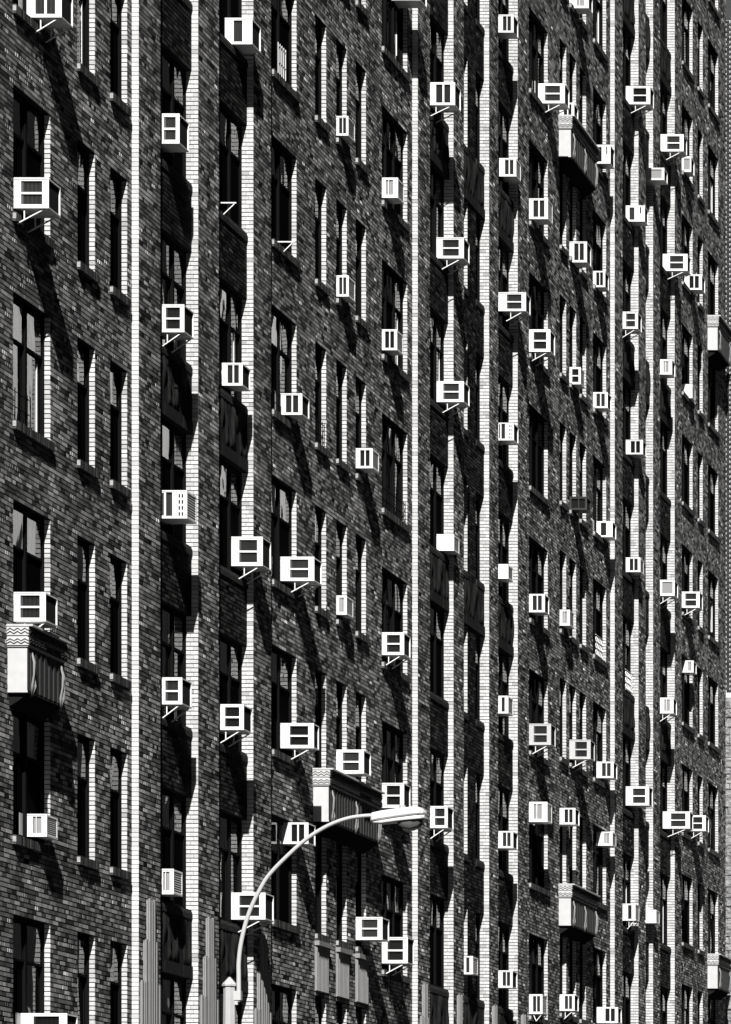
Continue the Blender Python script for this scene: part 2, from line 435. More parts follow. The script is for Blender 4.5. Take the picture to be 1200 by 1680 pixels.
# which windows show blinds / curtains: (column, floor) -> (kind, lights, drop)
special = {('A1', 4): ('curtain', (0, 1), .36), ('A2', 4): ('curtain', (0,), .36), ('A3', 4): ('curtain', (0,), .36), ('A1', 1): ('curtain', (0, 1), .38),
 ('R1', 6): ('blind', (0,), .36), ('R1', 5): ('curtain', (0,), .38), ('R1', 4): ('curtain', (0,), .36), ('R2', 5): ('curtain', (0,), .5), ('R2', 6): ('blind', (0,), .4), ('R2', 4): ('blind', (0,), .4), ('R2', 3): ('curtain', (0,), .36),
 ('C1', 6): ('blind', (0,), .34), ('C1', 4): ('curtain', (0,), .5), ('C2', 7): ('blind', (0,), .36), ('C4', 7): ('blind', (0,), .36), ('C5', 7): ('blind', (1, 2), .36), ('C5', 5): ('curtain', (0, 1, 2), .36), ('C5', 6): ('blind', (1, 2), .34),
 ('C5', 8): ('curtain', (0, 1), .95), ('D1', 9): ('blind', (1, 2), .36), ('D1', 8): ('blind', (1, 2), .36), ('D1', 5): ('curtain', (1, 2), .36), ('D1', 4): ('curtain', (1,), .4), ('R3', 5): ('blind', (0,), .4), ('R3', 4): ('blind', (0,), .4),
 ('E1', 5): ('curtain', (0, 1), .36), ('E3', 7): ('curtain', (0, 1), .95)}
blind_cache = {}
def blind_mesh(bk, w, h):
    key = (bk, round(w, 2), round(h, 2), random.randint(0, 2))
    if key in blind_cache: return blind_cache[key]
    s = MB()
    if bk == 'blind':
        s.box(-.004, .004, 0, w, -h, 0); s.box(-.012, .012, 0, w, -h - .02, -h)
    else:
        n = 22
        for q in range(n):
            x0 = .03 * math.sin(q * 1.3 + .7 * math.sin(q)); x1 = .03 * math.sin((q + 1) * 1.3 + .7 * math.sin(q + 1))
            s.quad([(x0, q * w / n, -h), (x1, (q + 1) * w / n, -h), (x1 * .5, (q + 1) * w / n, 0), (x0 * .5, q * w / n, 0)])
    blind_cache[key] = s.mesh('curtain' if bk == 'curtain' else 'blind', M[bk], smooth=(bk == 'curtain')); return blind_cache[key]
nw = 0; upright_m = MB().box(-.165, -.128, 0, .02, 0, 1.02).mesh('white_upright', M['upright_white'])
for c, (y0, y1, kd, sh) in cols.items():
    rk = c in RECESS or c == 'R4b'
    k2 = kd
    if c == 'R5': k2 = 'tripleS'
    if c == 'R7': k2 = 'narrowL'
    w, fm, pn, pms, rm = kinds[k2]
    for n, h0, h1 in openings[c]:
        yy = y0 + (y1 - y0 - w) / 2
        wo_ = inst('window', fm, B, (0, yy - BO.y, EYE + h0)); nw += 1
        if abs(y1 - y0 - w) > .002: wo_.scale.y = (y1 - y0) / w; wo_.location.y = y0 - BO.y
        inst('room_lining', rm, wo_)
        for i, (a, b_, z0, z1, x) in enumerate(pn):
            o = inst('pane', pms[i], wo_, (x, a, z0))
            o.rotation_euler = (0, math.radians(random.uniform(-.5, .5)), math.radians(random.uniform(-.9, .9)))
        if not (c == 'C5' and n in (5, 8)) and random.random() < .78:
            for i, (a, b_, z0, z1, x) in enumerate(pn):
                if i % 2 == 1 and random.random() < .85: inst('insect_screen', scr_m[k2], wo_, (0, a - .02, 0))
        sp = special.get((c, n))
        if sp is None and random.random() < .42:
            L_ = kinds[k2][2]; nl = len(L_) // 2
            sp = (random.choice(['blind', 'blind', 'curtain']), tuple(q for q in range(nl) if random.random() < .6), random.choice([.25, .34, .36, .5, .9]))
        if sp:
            bk, ls, dr = sp
            for l in ls:
                a, b_, z0, z1, x = pn[2 * l]
                inst(bk, blind_mesh(bk, b_ - a + .03, WH * dr), wo_, (-.2, a - .015, WH - .03))
        if random.random() < .3:
            inst('white_upright', upright_m, wo_, (0, w - random.choice([.19, .24, .3]), random.choice([.05, .3])))  # thin white upright bar, placed at random
        inst('window_sill', sill_mesh(y1 - y0, rk), B, (0, y0 - BO.y, EYE + h0))
print('windows', nw)

# ------------------------------------------------------------------ relief panels in the bays, every third floor
def relief(y0, y1, n):
    w = y1 - y0; zb = EYE + (n * 42 + 31.5) * CR; zt = EYE + ((n + 1) * 42 + 5.5) * CR - .15
    zl = zb + .20
    for k in range(4):     # plain lintel blocks
        MB().box(-.02, .022 + .003 * (k % 2), k * w / 4 + .004, (k + 1) * w / 4 - .004, 0, zl - zb - .008, .0).build('lintel_block', M['stone_dark'], B, (0, y0 - BO.y, zb))
    s = MB(); nx, nz = 72, 16; H = zt - zl
    def d(u, v):
        f = .5 + .5 * math.sin(u * w * 30 + 1.1 * math.sin(v * 3 + u * 9) + 1.6 * math.sin(u * 47 + v * 2))
        e = min(1, min(u, 1 - u) * 16, min(v, 1 - v) * 9)
        return .006 + e * (.055 * f ** 3 * (.5 + .5 * math.sin(v * 4.1 + 2.3 * math.sin(u * 17))))
    idx = {}
    for i in range(nx + 1):
        for j in range(nz + 1):
            u, v = i / nx, j / nz; idx[i, j] = len(s.v); s.v.append((d(u, v), u * w, v * H))
    for i in range(nx):
        for j in range(nz):
            s.f.append((idx[i, j], idx[i + 1, j], idx[i + 1, j + 1], idx[i, j + 1])); s.t.append(0)
    s.build('relief_panel', M['stone_dark'], B, (0, y0 - BO.y, zl), smooth=True)
for c, (a, b_) in RECESS.items():
    for n in (1, 4, 7, 10):
        if -150 < scr_y(a, (n + 1) * FLOOR) < 1800: relief(a + .006, b_ - .008, n)

# ------------------------------------------------------------------ fluted terracotta panels and finials low on the facade
def fluted(y0, w, z0, z1, xb, dep, n, name='fluted_panel', m='stone_mid'):
    s = MB(); pw = w / n; k = 5
    s.box(xb - .02, xb + dep * .35, 0, w, 0, z1 - z0)
    for q in range(n):
        g0 = pw * .17; pol = [(xb + dep * .3, q * pw + g0), (xb + dep * .35 + .022, q * pw + g0), (xb + dep * .35 + .026, q * pw + pw * .5), (xb + dep * .35 + .020, (q + 1) * pw - g0), (xb + dep * .3, (q + 1) * pw - g0)]
        s.prism(pol, .012, z1 - z0 + (.0 if q % 2 else .02), 'z')
    return s.build(name, M[m], B, (0, y0 - BO.y, z0))
for c in ('C2', 'C3', 'C4'):
    y0, y1 = cols[c][:2]
    z1 = EYE + (2 * 42 + 9.5) * CR - .13; z0 = EYE + (1 * 42 + 36.6) * CR
    fluted(y0 - .02, y1 - y0 + .06, z0, z1 - .08, 0, .05, 9)
    MB().box(-.02, .085, -.04, y1 - y0 + .08, 0, .08).build('panel_cap', M['stone_mid'], B, (0, y0 - BO.y, z1 - .085))
for a, b_ in piers[:7]:
    m_ = (a + b_) / 2; zt = EYE + 2.10 * FLOOR
    for wd, ztop_, dep, n in ((.95, zt - .44 * FLOOR, .03, 8), (.62, zt - .22 * FLOOR, .055, 5), (.32, zt, .08, 3)):
        fluted(m_ - wd / 2, wd, EYE + .8 * FLOOR, ztop_, P, dep, n, 'fluted_finial')

# ------------------------------------------------------------------ stone balconies
def zigzag(s, axis, a0, a1, z0, z1, face, dep, n):
    """raised chevrons on a face; axis 'x': band runs along x on the face y=face, axis 'y': along y on x=face"""
    st = (a1 - a0) / n; th = (z1 - z0) * .26
    for row in (0, 1):
        for q in range(n):
            for sg in (0, 1):
                u0 = a0 + (q + .5 * sg) * st; u1 = u0 + st / 2
                lo, hi = z0 + (z1 - z0) * .42 * row + .01, z0 + (z1 - z0) * (.42 * row + .42)
                pa, pb = (lo, hi) if sg == 0 else (hi, lo)
                pol = [(u0, pa), (u1, pb), (u1, pb + th * .5), (u0, pa + th * .5)]
                if axis == 'x': s.prism(pol, face - dep, face + .01, 'y')
                else: s.prism(pol, face - .01, face + dep, 'x')
def balcony(y0, y1, n):
    w = y1 - y0; top = EYE + (n * 42 + 9.3) * CR; z = top - .91; PB = .27
    o = (0, y0 - BO.y, z)
    body = MB().box(-.02, PB, 0, w, 0, .62)
    bo = body.build('balcony', M['stone'], B, o)
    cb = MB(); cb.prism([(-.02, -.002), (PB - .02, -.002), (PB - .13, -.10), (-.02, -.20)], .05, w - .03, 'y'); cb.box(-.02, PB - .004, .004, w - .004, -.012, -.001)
    cb.build('corbel', M['under_shade'], bo)  # corbel and soffit sheet hold the underside shade in their colour
    bo['label'] = 'projecting stone balcony box with zigzag frieze'
    r = MB().box(-.02, PB + .03, -.035, w + .03, .64, .745); r.box(-.02, PB + .03, -.035, w + .03, .775, .895); r.box(-.02, PB + .088, -.045, w + .045, .897, .925)
    r.box(-.02, PB + .012, -.02, w + .015, .62, .91)
    zigzag(r, 'x', -.0, PB + .03, .655, .745, -.035, .018, 3); zigzag(r, 'x', 0, PB + .03, .79, .89, -.035, .018, 3)
    nz = max(6, int(w / .11))
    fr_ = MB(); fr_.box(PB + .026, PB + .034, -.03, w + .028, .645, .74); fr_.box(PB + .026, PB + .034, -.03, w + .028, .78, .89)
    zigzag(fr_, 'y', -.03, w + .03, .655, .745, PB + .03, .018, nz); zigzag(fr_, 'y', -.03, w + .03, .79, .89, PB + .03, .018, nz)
    fr_.build('frieze_shade_facing', M['stone_shade'], bo)  # dark facing paints the shade below the lip
    r.build('frieze', M['stone'], bo)
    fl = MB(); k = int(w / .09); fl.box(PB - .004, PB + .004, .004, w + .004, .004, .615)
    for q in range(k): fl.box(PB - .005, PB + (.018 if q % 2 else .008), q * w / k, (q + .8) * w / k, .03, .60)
    fl.build('fluting', M['stone_shade'], bo)
    for q in range(max(2, int(round(w / 1.05)) )):
        yy = .12 + q * ((w - .3) / max(1, (max(2, int(round(w / 1.05))) - 1)))
        dr = MB()
        for i in range(4):
            ph = i * 1.3 + q; j0 = random.uniform(-.012, .012)
            dr.tube([(PB + .03, yy - .03 + i * .018 + j0, .57 - .03 * abs(i - 1.5)), (PB + .055 + .012 * math.sin(ph + 1), yy - .045 + i * .026, .42),
                     (PB + .05 + .012 * math.cos(ph), yy - .03 + i * .020 - j0, .26), (PB + .045 + .015 * math.cos(ph + 2), yy - .04 + i * .024, .10), (PB + .02, yy - .02 + i * .012, -.04)],
                    [.006, .017, .014, .016, .005], 6)
        dr.build('drapery_ornament', M['stone_mid'], bo, smooth=True)
for y0, y1, n in ((56.53, 58.02, 3), (71.90, 75.35, 3), (92.0, 94.75, 9), (92.0, 94.75, 3), (110.75, 112.6, 9), (110.75, 112.6, 3)):
    balcony(y0, y1, n)

# body, roof and inner wall of the block
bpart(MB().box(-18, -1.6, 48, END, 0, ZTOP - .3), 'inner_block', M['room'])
bpart(MB().box(-18.2, .3, 47.8, END, ZTOP, ZTOP + .5), 'roof', M['stone_mid'])
bpart(MB().box(-18, -.4, 47.7, 48, 0, ZTOP), 'end_wall', M['mortar'])

# ------------------------------------------------------------------ neighbouring wing at the right edge
W = thing('dark_brick_wing', 'dark brick side wall with white mortar at right edge of the facade', 'building', (0, END, 0))
ww = MB().box(-.3, 2.2, .03, 6, 0, EYE + 35.0).build('wing_wall', M['white_mortar'], W)
arr = []; tone = []
hb = (YV - 1133) / F_PX * END
for c in range(int(hb / CR), int(35.0 / CR)):
    off = 0 if c % 2 else .107
    for k in range(-1, 11):
        a = max(-.03, k * BL + off); b_ = min(2.19, (k + 1) * BL + off)
        if b_ - a < .05: continue
        arr.append((a + .013, b_ - .013, .004, .05, EYE + c * CR + .009, EYE + (c + 1) * CR - .009)); tone.append(.03 * random.uniform(.6, 1.6))
boxes('brickwork', M['darkbrick'], arr, tone, ww, skip_face='y')
st_ = MB()
for k in range(26):
    for j in range(4):
        st_.box(j * .55 + random.uniform(0, .03), (j + 1) * .55 - .02, -.05 - random.uniform(0, .03), .03, k * .68, (k + 1) * .68 - .03)
# keep the rough pale base below the brick
st2 = MB(); z = 0
while z < EYE + hb - .3:
    x = -.2; hh = random.uniform(.16, .34)
    while x < 2.1:
        w_ = random.uniform(.2, .5); st2.box(x, min(2.2, x + w_) - .02, -.012 - random.uniform(0, .07), .04, z, min(z + hh, EYE + hb) - .02); x += w_
    z += hh
st2.build('rough_stone_base', M['stucco'], W)['kind'] = 'stuff'

# ------------------------------------------------------------------ unseen blocks added across the street to shape reflections and cut sky fill
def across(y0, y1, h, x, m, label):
    o = thing('reflection_block', label, 'building', (x, y0, 0))
    L_ = y1 - y0; s = MB().box(0, 30, 0, L_, 0, h)
    s.build('reflection_block_body', M[m], o)
    k = int(L_ / 3.2); wn_ = MB(); pr = MB()
    for i in range(k):
        pr.box(-.22, .01, i * 3.2, i * 3.2 + .5, 0, h)
        for f in range(int(h / 3.1)):
            wn_.box(-.02, .02, i * 3.2 + 1.1, i * 3.2 + 2.5, f * 3.1 + 1.2, f * 3.1 + 2.8)
    pr.build('reflection_block_pilasters', M['stone' if m == 'across' else m], o); a = wn_.build('windows', M['frame'], o); a['kind'] = 'stuff'  # pilaster and window boxes of the added block
across(-60, 112, 65, 27, 'across', 'unseen dark block added across the street to cut sky fill')
across(150, 184, 38, 22.5, 'reflection_plaster', 'unseen low pale block added to brighten window reflections')
across(190, 460, 90, 26, 'reflection_block_masonry', 'unseen tall dark block added to darken window reflections')

# ------------------------------------------------------------------ air conditioners
colname = {'A1': 'wide windows at far left', 'R1': 'first recessed bay from left', 'R2': 'second recessed bay', 'C1': 'wide windows right of second bay',
 'C3': 'middle narrow windows by lamp head', 'C4': 'narrow windows nearest the lamp head', 'C5': 'wide windows above the lamp head', 'R3': 'third recessed bay',
 'R4': 'fourth recessed bay', 'R5': 'fifth recessed bay', 'D1': 'wide windows right of fifth bay', 'D2': 'first narrow right-wall windows', 'D3': 'second narrow right-wall windows',
 'D5': 'wide windows beside sixth bay', 'R6': 'sixth recessed bay', 'R7': 'seventh recessed bay', 'R8': 'eighth recessed bay', 'E1': 'wide windows right of eighth bay'}
# column, x left, x right, y top, y bottom (photo pixels), style, bracket, outer face
AC = [('A1', 45, 101, -24, 28, 'pair', 1, 'd'), ('A1', 22, 80, 292, 341, 'stack', 1, 'd'), ('A1', 22, 75, 972, 1019, 'stack', 2, 'd'), ('A1', 46, 77, 1336, 1372, 'grille', 0, 'l'), ('A1', 40, 110, 1663, 1706, 'stack', 0, 'd'),
 ('R1', 262, 294.5, 187, 235, 'stack', 0, 'd'), ('R1', 264, 302.5, 500, 544.5, 'stack', 1, 'd'), ('R1', 264, 307, 805, 850, 'vents', 0, 'l'), ('R1', 264, 299, 1112, 1155, 'stack', 1, 'd'), ('R1', 262, 285, 1426, 1466.5, 'grille', 0, 'l'),
 ('R2', 374, 414, 30, 72, 'single', 0, 'd'), ('R2', 366, 398, 596, 632, 'pair', 0, 'd'), ('R2', 382, 431, 881, 928, 'stack', 1, 'd'), ('R2', 361, 400, 1156, 1197, 'stack', 1, 'd'), ('R2', 381, 435.5, 1465, 1508, 'stack', 1, 'd'),
 ('C1', 461, 496, 646, 680, 'pair', 0, 'd'), ('C1', 465, 515.5, 914, 952.5, 'stack', 1, 'd'), ('C1', 465, 515, 1187, 1227, 'stack', 1, 'd'), ('C1', 470, 506, 1350, 1384, 'pair', 0, 'd'),
 ('C3', 552, 571.6, 191, 222, 'pair', 0, 'l'), ('C3', 552, 572, 452.5, 486, 'pair', 0, 'l'), ('C3', 553, 569, 977.5, 1008, 'grille', 0, 'l'), ('C3', 553, 597, 1230.5, 1268.5, 'stack', 0, 'd'),
 ('C4', 585, 611.6, 736, 767.6, 'pair', 0, 'l'), ('C4', 584, 627.5, 1505, 1541.5, 'stack', 0, 'd'),
 ('C5', 645, 690, -38, 0, 'stack', 0, 'd'), ('C5', 626, 653, 292, 324, 'grille', 0, 'l'), ('C5', 626, 651.5, 541, 574, 'pair', 0, 'l'), ('C5', 627, 663, 1038, 1074, 'stack', 1, 'd'), ('C5', 627, 663, 1285, 1325, 'stack', 1, 'd'), ('C5', 627, 669, 1538, 1580, 'stack', 1, 'd'),
 ('R3', 706, 746.5, 135.7, 172, 'pair', 1, 'd'), ('R3', 717, 761, 390, 423.5, 'stack', 1, 'd'), ('R3', 718, 761, 626, 659, 'stack', 1, 'd'), ('R3', 719, 745, 877, 903, 'plain', 0, 'p'), ('R3', 708, 734.5, 1323, 1358, 'stack', 1, 'd'),
 ('R4', 762, 776, 1569, 1598, 'single', 0, 'l'),
 ('R5', 820, 842.7, 24.5, 53, 'pair', 0, 'd'), ('R5', 823, 847, 260, 289, 'pair', 0, 'p'), ('R5', 823, 863, 480, 510, 'stack', 1, 'd'), ('R5', 818, 843, 694, 722, 'vents', 0, 'd'), ('R5', 820, 834, 926, 949, 'plain', 0, 'p'), ('R5', 820, 834, 1142, 1170, 'single', 0, 'l'), ('R5', 820, 842, 1364, 1391, 'pair', 0, 'd'), ('R5', 820, 841, 1592.6, 1620, 'pair', 0, 'd'),
 ('D1', 885, 926.7, 137.5, 169, 'stack', 1, 'd'), ('D1', 868, 899, 326, 359, 'pair', 0, 'p'), ('D1', 868, 903, 541, 576.5, 'stack', 1, 'd'), ('D1', 868, 894, 975, 1004, 'pair', 0, 'd'), ('D1', 868, 904, 1187.7, 1221.7, 'stackgrey', 1, 'd'), ('D1', 868, 898, 1316, 1348, 'grille', 0, 'l'), ('D1', 870, 890, 1631.7, 1663, 'pair', 2, 'l'),
 ('D2', 920, 942, 169, 196, 'pair', 0, 'd'), ('D2', 919, 935, 1000.7, 1026, 'grille', 0, 'l'), ('D2', 921, 944, 1326, 1352, 'pair', 0, 'd'), ('D2', 922, 942.7, 1632, 1658, 'pair', 1, 'd'),
 ('D3', 940, 966, -12, 13, 'grille', 0, 'd'), ('D3', 936, 963, 396.7, 430, 'pair', 0, 'd'), ('D3', 935, 952.7, 602.7, 630, 'stack', 0, 'p'), ('D3', 935, 963, 815, 836, 'dark', 0, 'd'), ('D3', 937, 969, 1214, 1245, 'stackgrey', 1, 'd'),
 ('D5', 977, 1001.7, 238, 268, 'slot', 0, 'd'), ('D5', 974, 993, 445, 470.7, 'pair', 0, 'd'), ('D5', 973, 997, 644, 669, 'pair', 0, 'd'), ('D5', 980, 1005, 855.7, 880.7, 'single', 0, 'd'), ('D5', 982, 1006.7, 1250, 1276, 'pair', 0, 'd'), ('D5', 987, 1005, 1365, 1387, 'grille', 0, 'l'), ('D5', 987, 1014, 1652.7, 1678, 'pair', 0, 'd'),
 ('R6', 1031.7, 1067, 141.7, 170.7, 'stack', 1, 'd'), ('R6', 1029, 1058, 337.7, 363, 'slot', 0, 'd'), ('R6', 1022, 1046.7, 511.7, 539, 'stack', 1, 'd'), ('R6', 1029, 1055, 722, 745, 'pair', 0, 'd'), ('R6', 1028, 1050.7, 915, 938, 'pair', 0, 'l'), ('R6', 1031, 1065, 1290.7, 1321, 'stack', 0, 'd'), ('R6', 1027, 1042.7, 1483, 1510, 'single', 1, 'l'),
 ('R7', 1062, 1090, 275.7, 295, 'louvre', 0, 'd'), ('R7', 1065, 1076.7, 1493, 1514, 'plain', 0, 'p'),
 ('R8', 1087, 1121.7, 220.7, 248, 'stack', 1, 'd'), ('R8', 1091, 1128, 417, 444, 'stack', 1, 'd'), ('R8', 1084, 1102.7, 590, 614, 'grille', 0, 'd'), ('R8', 1084, 1107, 951.7, 977, 'louvre', 1, 'd'), ('R8', 1085, 1105, 1145, 1170, 'grille', 1, 'd'), ('R8', 1092, 1132, 1331.7, 1359, 'stack', 1, 'd'),
 ('E1', 1120.7, 1134, 257, 281.7, 'louvre', 0, 'd'), ('E1', 1125, 1151.7, 450.7, 475, 'pair', 0, 'd'), ('E1', 1126, 1136, 630.7, 652.7, 'plain', 0, 'p'), ('E1', 1118, 1148, 971, 996.7, 'stack', 1, 'd'), ('E1', 1125, 1138, 1084, 1103, 'grille', 0, 'd'), ('E1', 1128, 1158, 1338, 1363, 'stack', 1, 'd')]
look = {'pair': 'white air conditioner with upright vents', 'stack': 'white air conditioner with stacked vents', 'grille': 'white air conditioner with fine grille',
        'single': 'white air conditioner with one upright vent', 'vents': 'white air conditioner with slotted side panel', 'plain': 'plain white air conditioner without vents', 'stackgrey': 'grey air conditioner with stacked vents',
        'dark': 'dark brown air conditioner', 'slot': 'white air conditioner with opening and slot', 'louvre': 'white air conditioner with broad pale grille'}
# extra cues for units that stand beside something easy to find
cue = {('A1', 2): 'directly above the zigzag balcony at far left', ('C3', 3): 'just above the zigzag balcony left of the lamp', ('C5', 4): 'right behind the street lamp head',
       ('D2', 0): 'standing on the upper right zigzag balcony', ('C1', 3): 'just behind the curved lamp arm', ('R2', 4): 'crossed by the lower lamp arm'}
ordn = ['top', 'second from top', 'third from top', 'fourth from top', 'fifth from top', 'sixth from top', 'seventh from top', 'eighth from top']
def bracket_mb(x1, z_drop, style):
    s = MB()
    def bar(p, q, r=.0115): s.tube([p, q], r, 4)
    if style == 2:
        bar((.0, .03, -.012), (x1, .03, -.012)); bar((x1 - .02, .03, -.02), (x1 * .5, .03, -.16)); bar((x1 * .5, .03, -.16), (x1 * .28, .03, -.02))
    else:
        bar((.02, .03, -z_drop), (x1 * .86, .03, -.012)); bar((x1 * .26, .03, -z_drop * .70), (x1 * .26, .03, -.012)); bar((.0, .03, -.010), (x1 * .9, .03, -.010), .009)
    return s
def build_ac(c, xl, xr, yt, yb, style, brk, outer, label):
    y0, y1 = cols[c][:2]
    xcol = XV - F_PX * DIST / y0
    rec = c in RECESS
    H_px = yb - yt
    Wd = .50 if H_px * y0 / F_PX > .38 else .46
    if (c, yt) == ('C1', 1187): Wd = .34
    vis_edge = xcol
    if rec:      # hidden by the pier in front
        pe = max(q[1] for q in piers if q[1] <= y0 + .03); vis_edge = XV - F_PX * (DIST - P) / pe
    if xl <= vis_edge + 2.6:
        Yn = y0 + (.34 if rec else .07)
    else:
        Yn = F_PX * (DIST + .075) / (XV - xl)
    Yn = min(Yn, y1 - Wd - .03); Yn = max(Yn, y0 + .04)
    if y1 - y0 < .9: Yn = y0 + .06 if Yn < y0 + .12 else min(Yn, y1 - Wd - .02)
    pout = DIST - (XV - xr) * Yn / F_PX
    if pout < .16:                              # nearer half of the opening then
        Yn = max(y0 + .04, Yn - .3); pout = DIST - (XV - xr) * Yn / F_PX
    h1 = (YV - yt) * Yn / F_PX; h0 = (YV - yb) * Yn / F_PX; H = h1 - h0
    pv = max(-.075, DIST - (XV - xl) * Yn / F_PX)
    Lx = pout - pv
    t_ = thing('air_conditioner', label, 'air conditioner', (0, Yn, EYE + h0), 'window air conditioners across the facade')
    cm = M['ac_grey'] if style == 'stackgrey' else (M['ac_dark'] if style == 'dark' else M['ac'])
    s = MB(); a, b_ = -.16, pout
    th = .014
    # openings in the near side
    def X(f): return pv + f * Lx
    ops = {'stack': [(.22, .82, .53, .90), (.22, .82, .12, .46)], 'stackgrey': [(.22, .82, .53, .90), (.22, .82, .12, .46)], 'dark': [(.1, .5, .12, .86), (.55, .9, .12, .86)],
           'pair': [(.24, .50, .10, .92), (.57, .82, .10, .92)], 'single': [(.24, .60, .09, .92)], 'grille': [(.26, .42, .14, .90), (.46, .72, .14, .90)],
           'vents': [(.04, .12, .1, .92), (.2, .44, .08, .94), (.68, .74, .08, .22), (.68, .74, .30, .44), (.68, .74, .52, .66), (.68, .74, .74, .88), (.8, .86, .08, .22), (.8, .86, .30, .44), (.8, .86, .52, .66), (.8, .86, .74, .88)],
           'plain': [], 'slot': [(.14, .42, .10, .90), (.72, .80, .50, .92)], 'louvre': [(.12, .86, .14, .88)]}[style]
    xs = sorted({a, b_} | {X(o[0]) for o in ops} | {X(o[1]) for o in ops}); zs = sorted({0., H} | {o[2] * H for o in ops} | {o[3] * H for o in ops})
    for i in range(len(xs) - 1):
        # vertical runs
        run = None
        for j in range(len(zs) - 1):
            xm, zm = (xs[i] + xs[i + 1]) / 2, (zs[j] + zs[j + 1]) / 2
            hole = any(X(o[0]) < xm < X(o[1]) and o[2] * H < zm < o[3] * H for o in ops)
            if not hole:
                s.box(xs[i], xs[i + 1], 0, th, zs[j], zs[j + 1])
    s.box(a, b_ - .001, th, Wd - th, H - th, H - .001); s.box(a, b_ - .001, th, Wd - th, .001, th); s.box(a, b_ - .0005, Wd - th, Wd, 0, H)
    bd = .03 if outer != 'd' else .018
    # outer (street) face rim
    s.box(b_ - th, b_, th, bd, th, H - th); s.box(b_ - th, b_, Wd - bd, Wd - th, th, H - th)
    s.box(b_ - th, b_, bd, Wd - bd, th, bd); s.box(b_ - th, b_, bd, Wd - bd, H - bd, H - th)
    # rolled lip round the near edge
    s.box(a, b_ + .006, -.006, -.0002, H - .016, H + .006); s.box(a, b_ + .006, -.006, -.0002, -.006, .016); s.box(b_ - .014, b_ + .006, -.0055, -.0004, .016, H - .016)
    s.build('casing', cm, t_)
    if ops:
        g_ = MB(); fm = 'fin_light' if style in ('grille', 'louvre') else 'fin_mid'
        g_.box(X(.02), b_ - .03, .045, .06, .02, H - .02)
        g_.build('inner_baffle', M['fin'], t_)
        fn = MB()
        for o in ops:
            x = X(o[0]) + .006
            step = .018 if style not in ('grille', 'louvre') else .014
            while x < X(o[1]) - .006:
                fn.box(x, x + (.004 if step > .015 else .007), .020, .032, o[2] * H, o[3] * H); x += step
            if style in ('stack', 'stackgrey') : fn.box(X(o[0]), X(o[0]) + .03, .016, .030, o[2] * H, o[3] * H)
        fn.build('side_vent', M[fm], t_)
    of = MB()
    if outer == 'd':
        of.box(b_ - .035, b_ - .028, bd, Wd - bd, bd, H - bd)
        for q in range(14): of.box(b_ - .028, b_ - .018, bd + .004 + q * (Wd - 2 * bd) / 14, bd + .012 + q * (Wd - 2 * bd) / 14, bd, H - bd)
        of.build('condenser_grille', M['fin'], t_)
    else:
        k = 9
        of.box(b_ - .035, b_ - .03, bd, Wd - bd, bd, H - bd)
        for q in range(k):
            z = bd + (H - 2 * bd) * q / k; d_ = (H - 2 * bd) / k
            of.prism([(b_ - .028, z + .002), (b_ - .004, z + .002), (b_ - .018, z + d_ * .8), (b_ - .028, z + d_ * .8)], bd + .002, Wd - bd - .002, 'y')
        of.build('rear_louvres', M['ac' if outer == 'p' else 'fin_light'], t_)
    if brk:
        me = bracket_mb(pout, .21, brk).mesh('bracket', M['iron'])
        inst('bracket', me, t_); inst('bracket', me, t_, (0, Wd - .06, 0))
    if not rec and y1 - y0 > 1.2:     # filler panel between unit and sash
        MB().box(-.13, -.118, -min(.22, Yn - y0 - .06) if Yn - y0 > .1 else -.01, -.002, .0, H).build('filler_panel', M['ac_grey'], t_)
cnt = {}
tot = {c: sum(1 for a in AC if a[0] == c) for c in colname}
used = set()
for a in AC:
    c = a[0]; k = cnt.get(c, 0); cnt[c] = k + 1
    where = cue.get((c, k)) or (('lowest' if (k == tot[c] - 1 and k > 0) else ordn[k]) + ' in ' + colname[c] if tot[c] > 1 else 'only one in ' + colname[c])
    lb = look[a[5]] + ', ' + where
    assert lb not in used and len(lb.replace(',', '').split()) <= 16, lb
    used.add(lb); build_ac(*a, lb)

# empty brackets whose unit is gone
def empty_bracket(x0, x1, y, label, c):
    Yn = cols[c][0] + .55; L_ = (x1 - x0) * Yn / F_PX
    p0 = DIST - (XV - x0) * Yn / F_PX; z = EYE + (YV - y) * Yn / F_PX
    t_ = thing('empty_bracket', label, 'bracket', (p0, Yn, z), 'empty air conditioner brackets')
    s = MB(); s.tube([(0, 0, 0), (L_, 0, 0)], .014, 4); s.build('rail', M['iron'], t_)
    s = MB(); s.tube([(L_ * .08, .0, -L_ * .85), (L_ * .9, 0, -.015)], .012, 4); s.build('strut', M['iron'], t_)
empty_bracket(361, 388, 333, 'empty white steel bracket left in second recessed bay window', 'R2')
empty_bracket(451, 484, 397, 'empty white steel bracket on wide window right of second bay', 'C1')

# window guards and flower boxes
def guard(c, n, y_off, w, h, m, label, name='window_guard', cat='window guard'):
    y0 = cols[c][0] + y_off; z = EYE + n * FLOOR + cols[c][3][0] * CR
    t_ = thing(name, label, cat, (.0, y0, z), None)
    for q in (.02, h * .5, h): MB().tube([(-.03, 0, q), (-.03, w, q)], .007, 4).build('rail', M[m], t_)
    k = max(3, int(w / .11)); me = MB().tube([(-.03, 0, 0), (-.03, 0, h + .05)], .008, 4).mesh('bar', M[m])
    for q in range(k + 1): inst('bar', me, t_, (0, q * w / k, 0))
guard('A1', 4, .03, .75, .42, 'frame', 'black iron guard low in far left wide window with bright upper panes')
guard('C2', 5, .02, .68, .42, 'frame', 'black guard in first narrow window of centre wall')
guard('C5', 5, .05, 1.8, .40, 'frame', 'black guard across wide window above the lamp head')
guard('C1', 5, .03, .6, .34, 'frame', 'black guard beside white unit right of second bay')
guard('C1', 7, .5, .45, .55, 'iron', 'white barred frame in topmost wide window right of second bay')
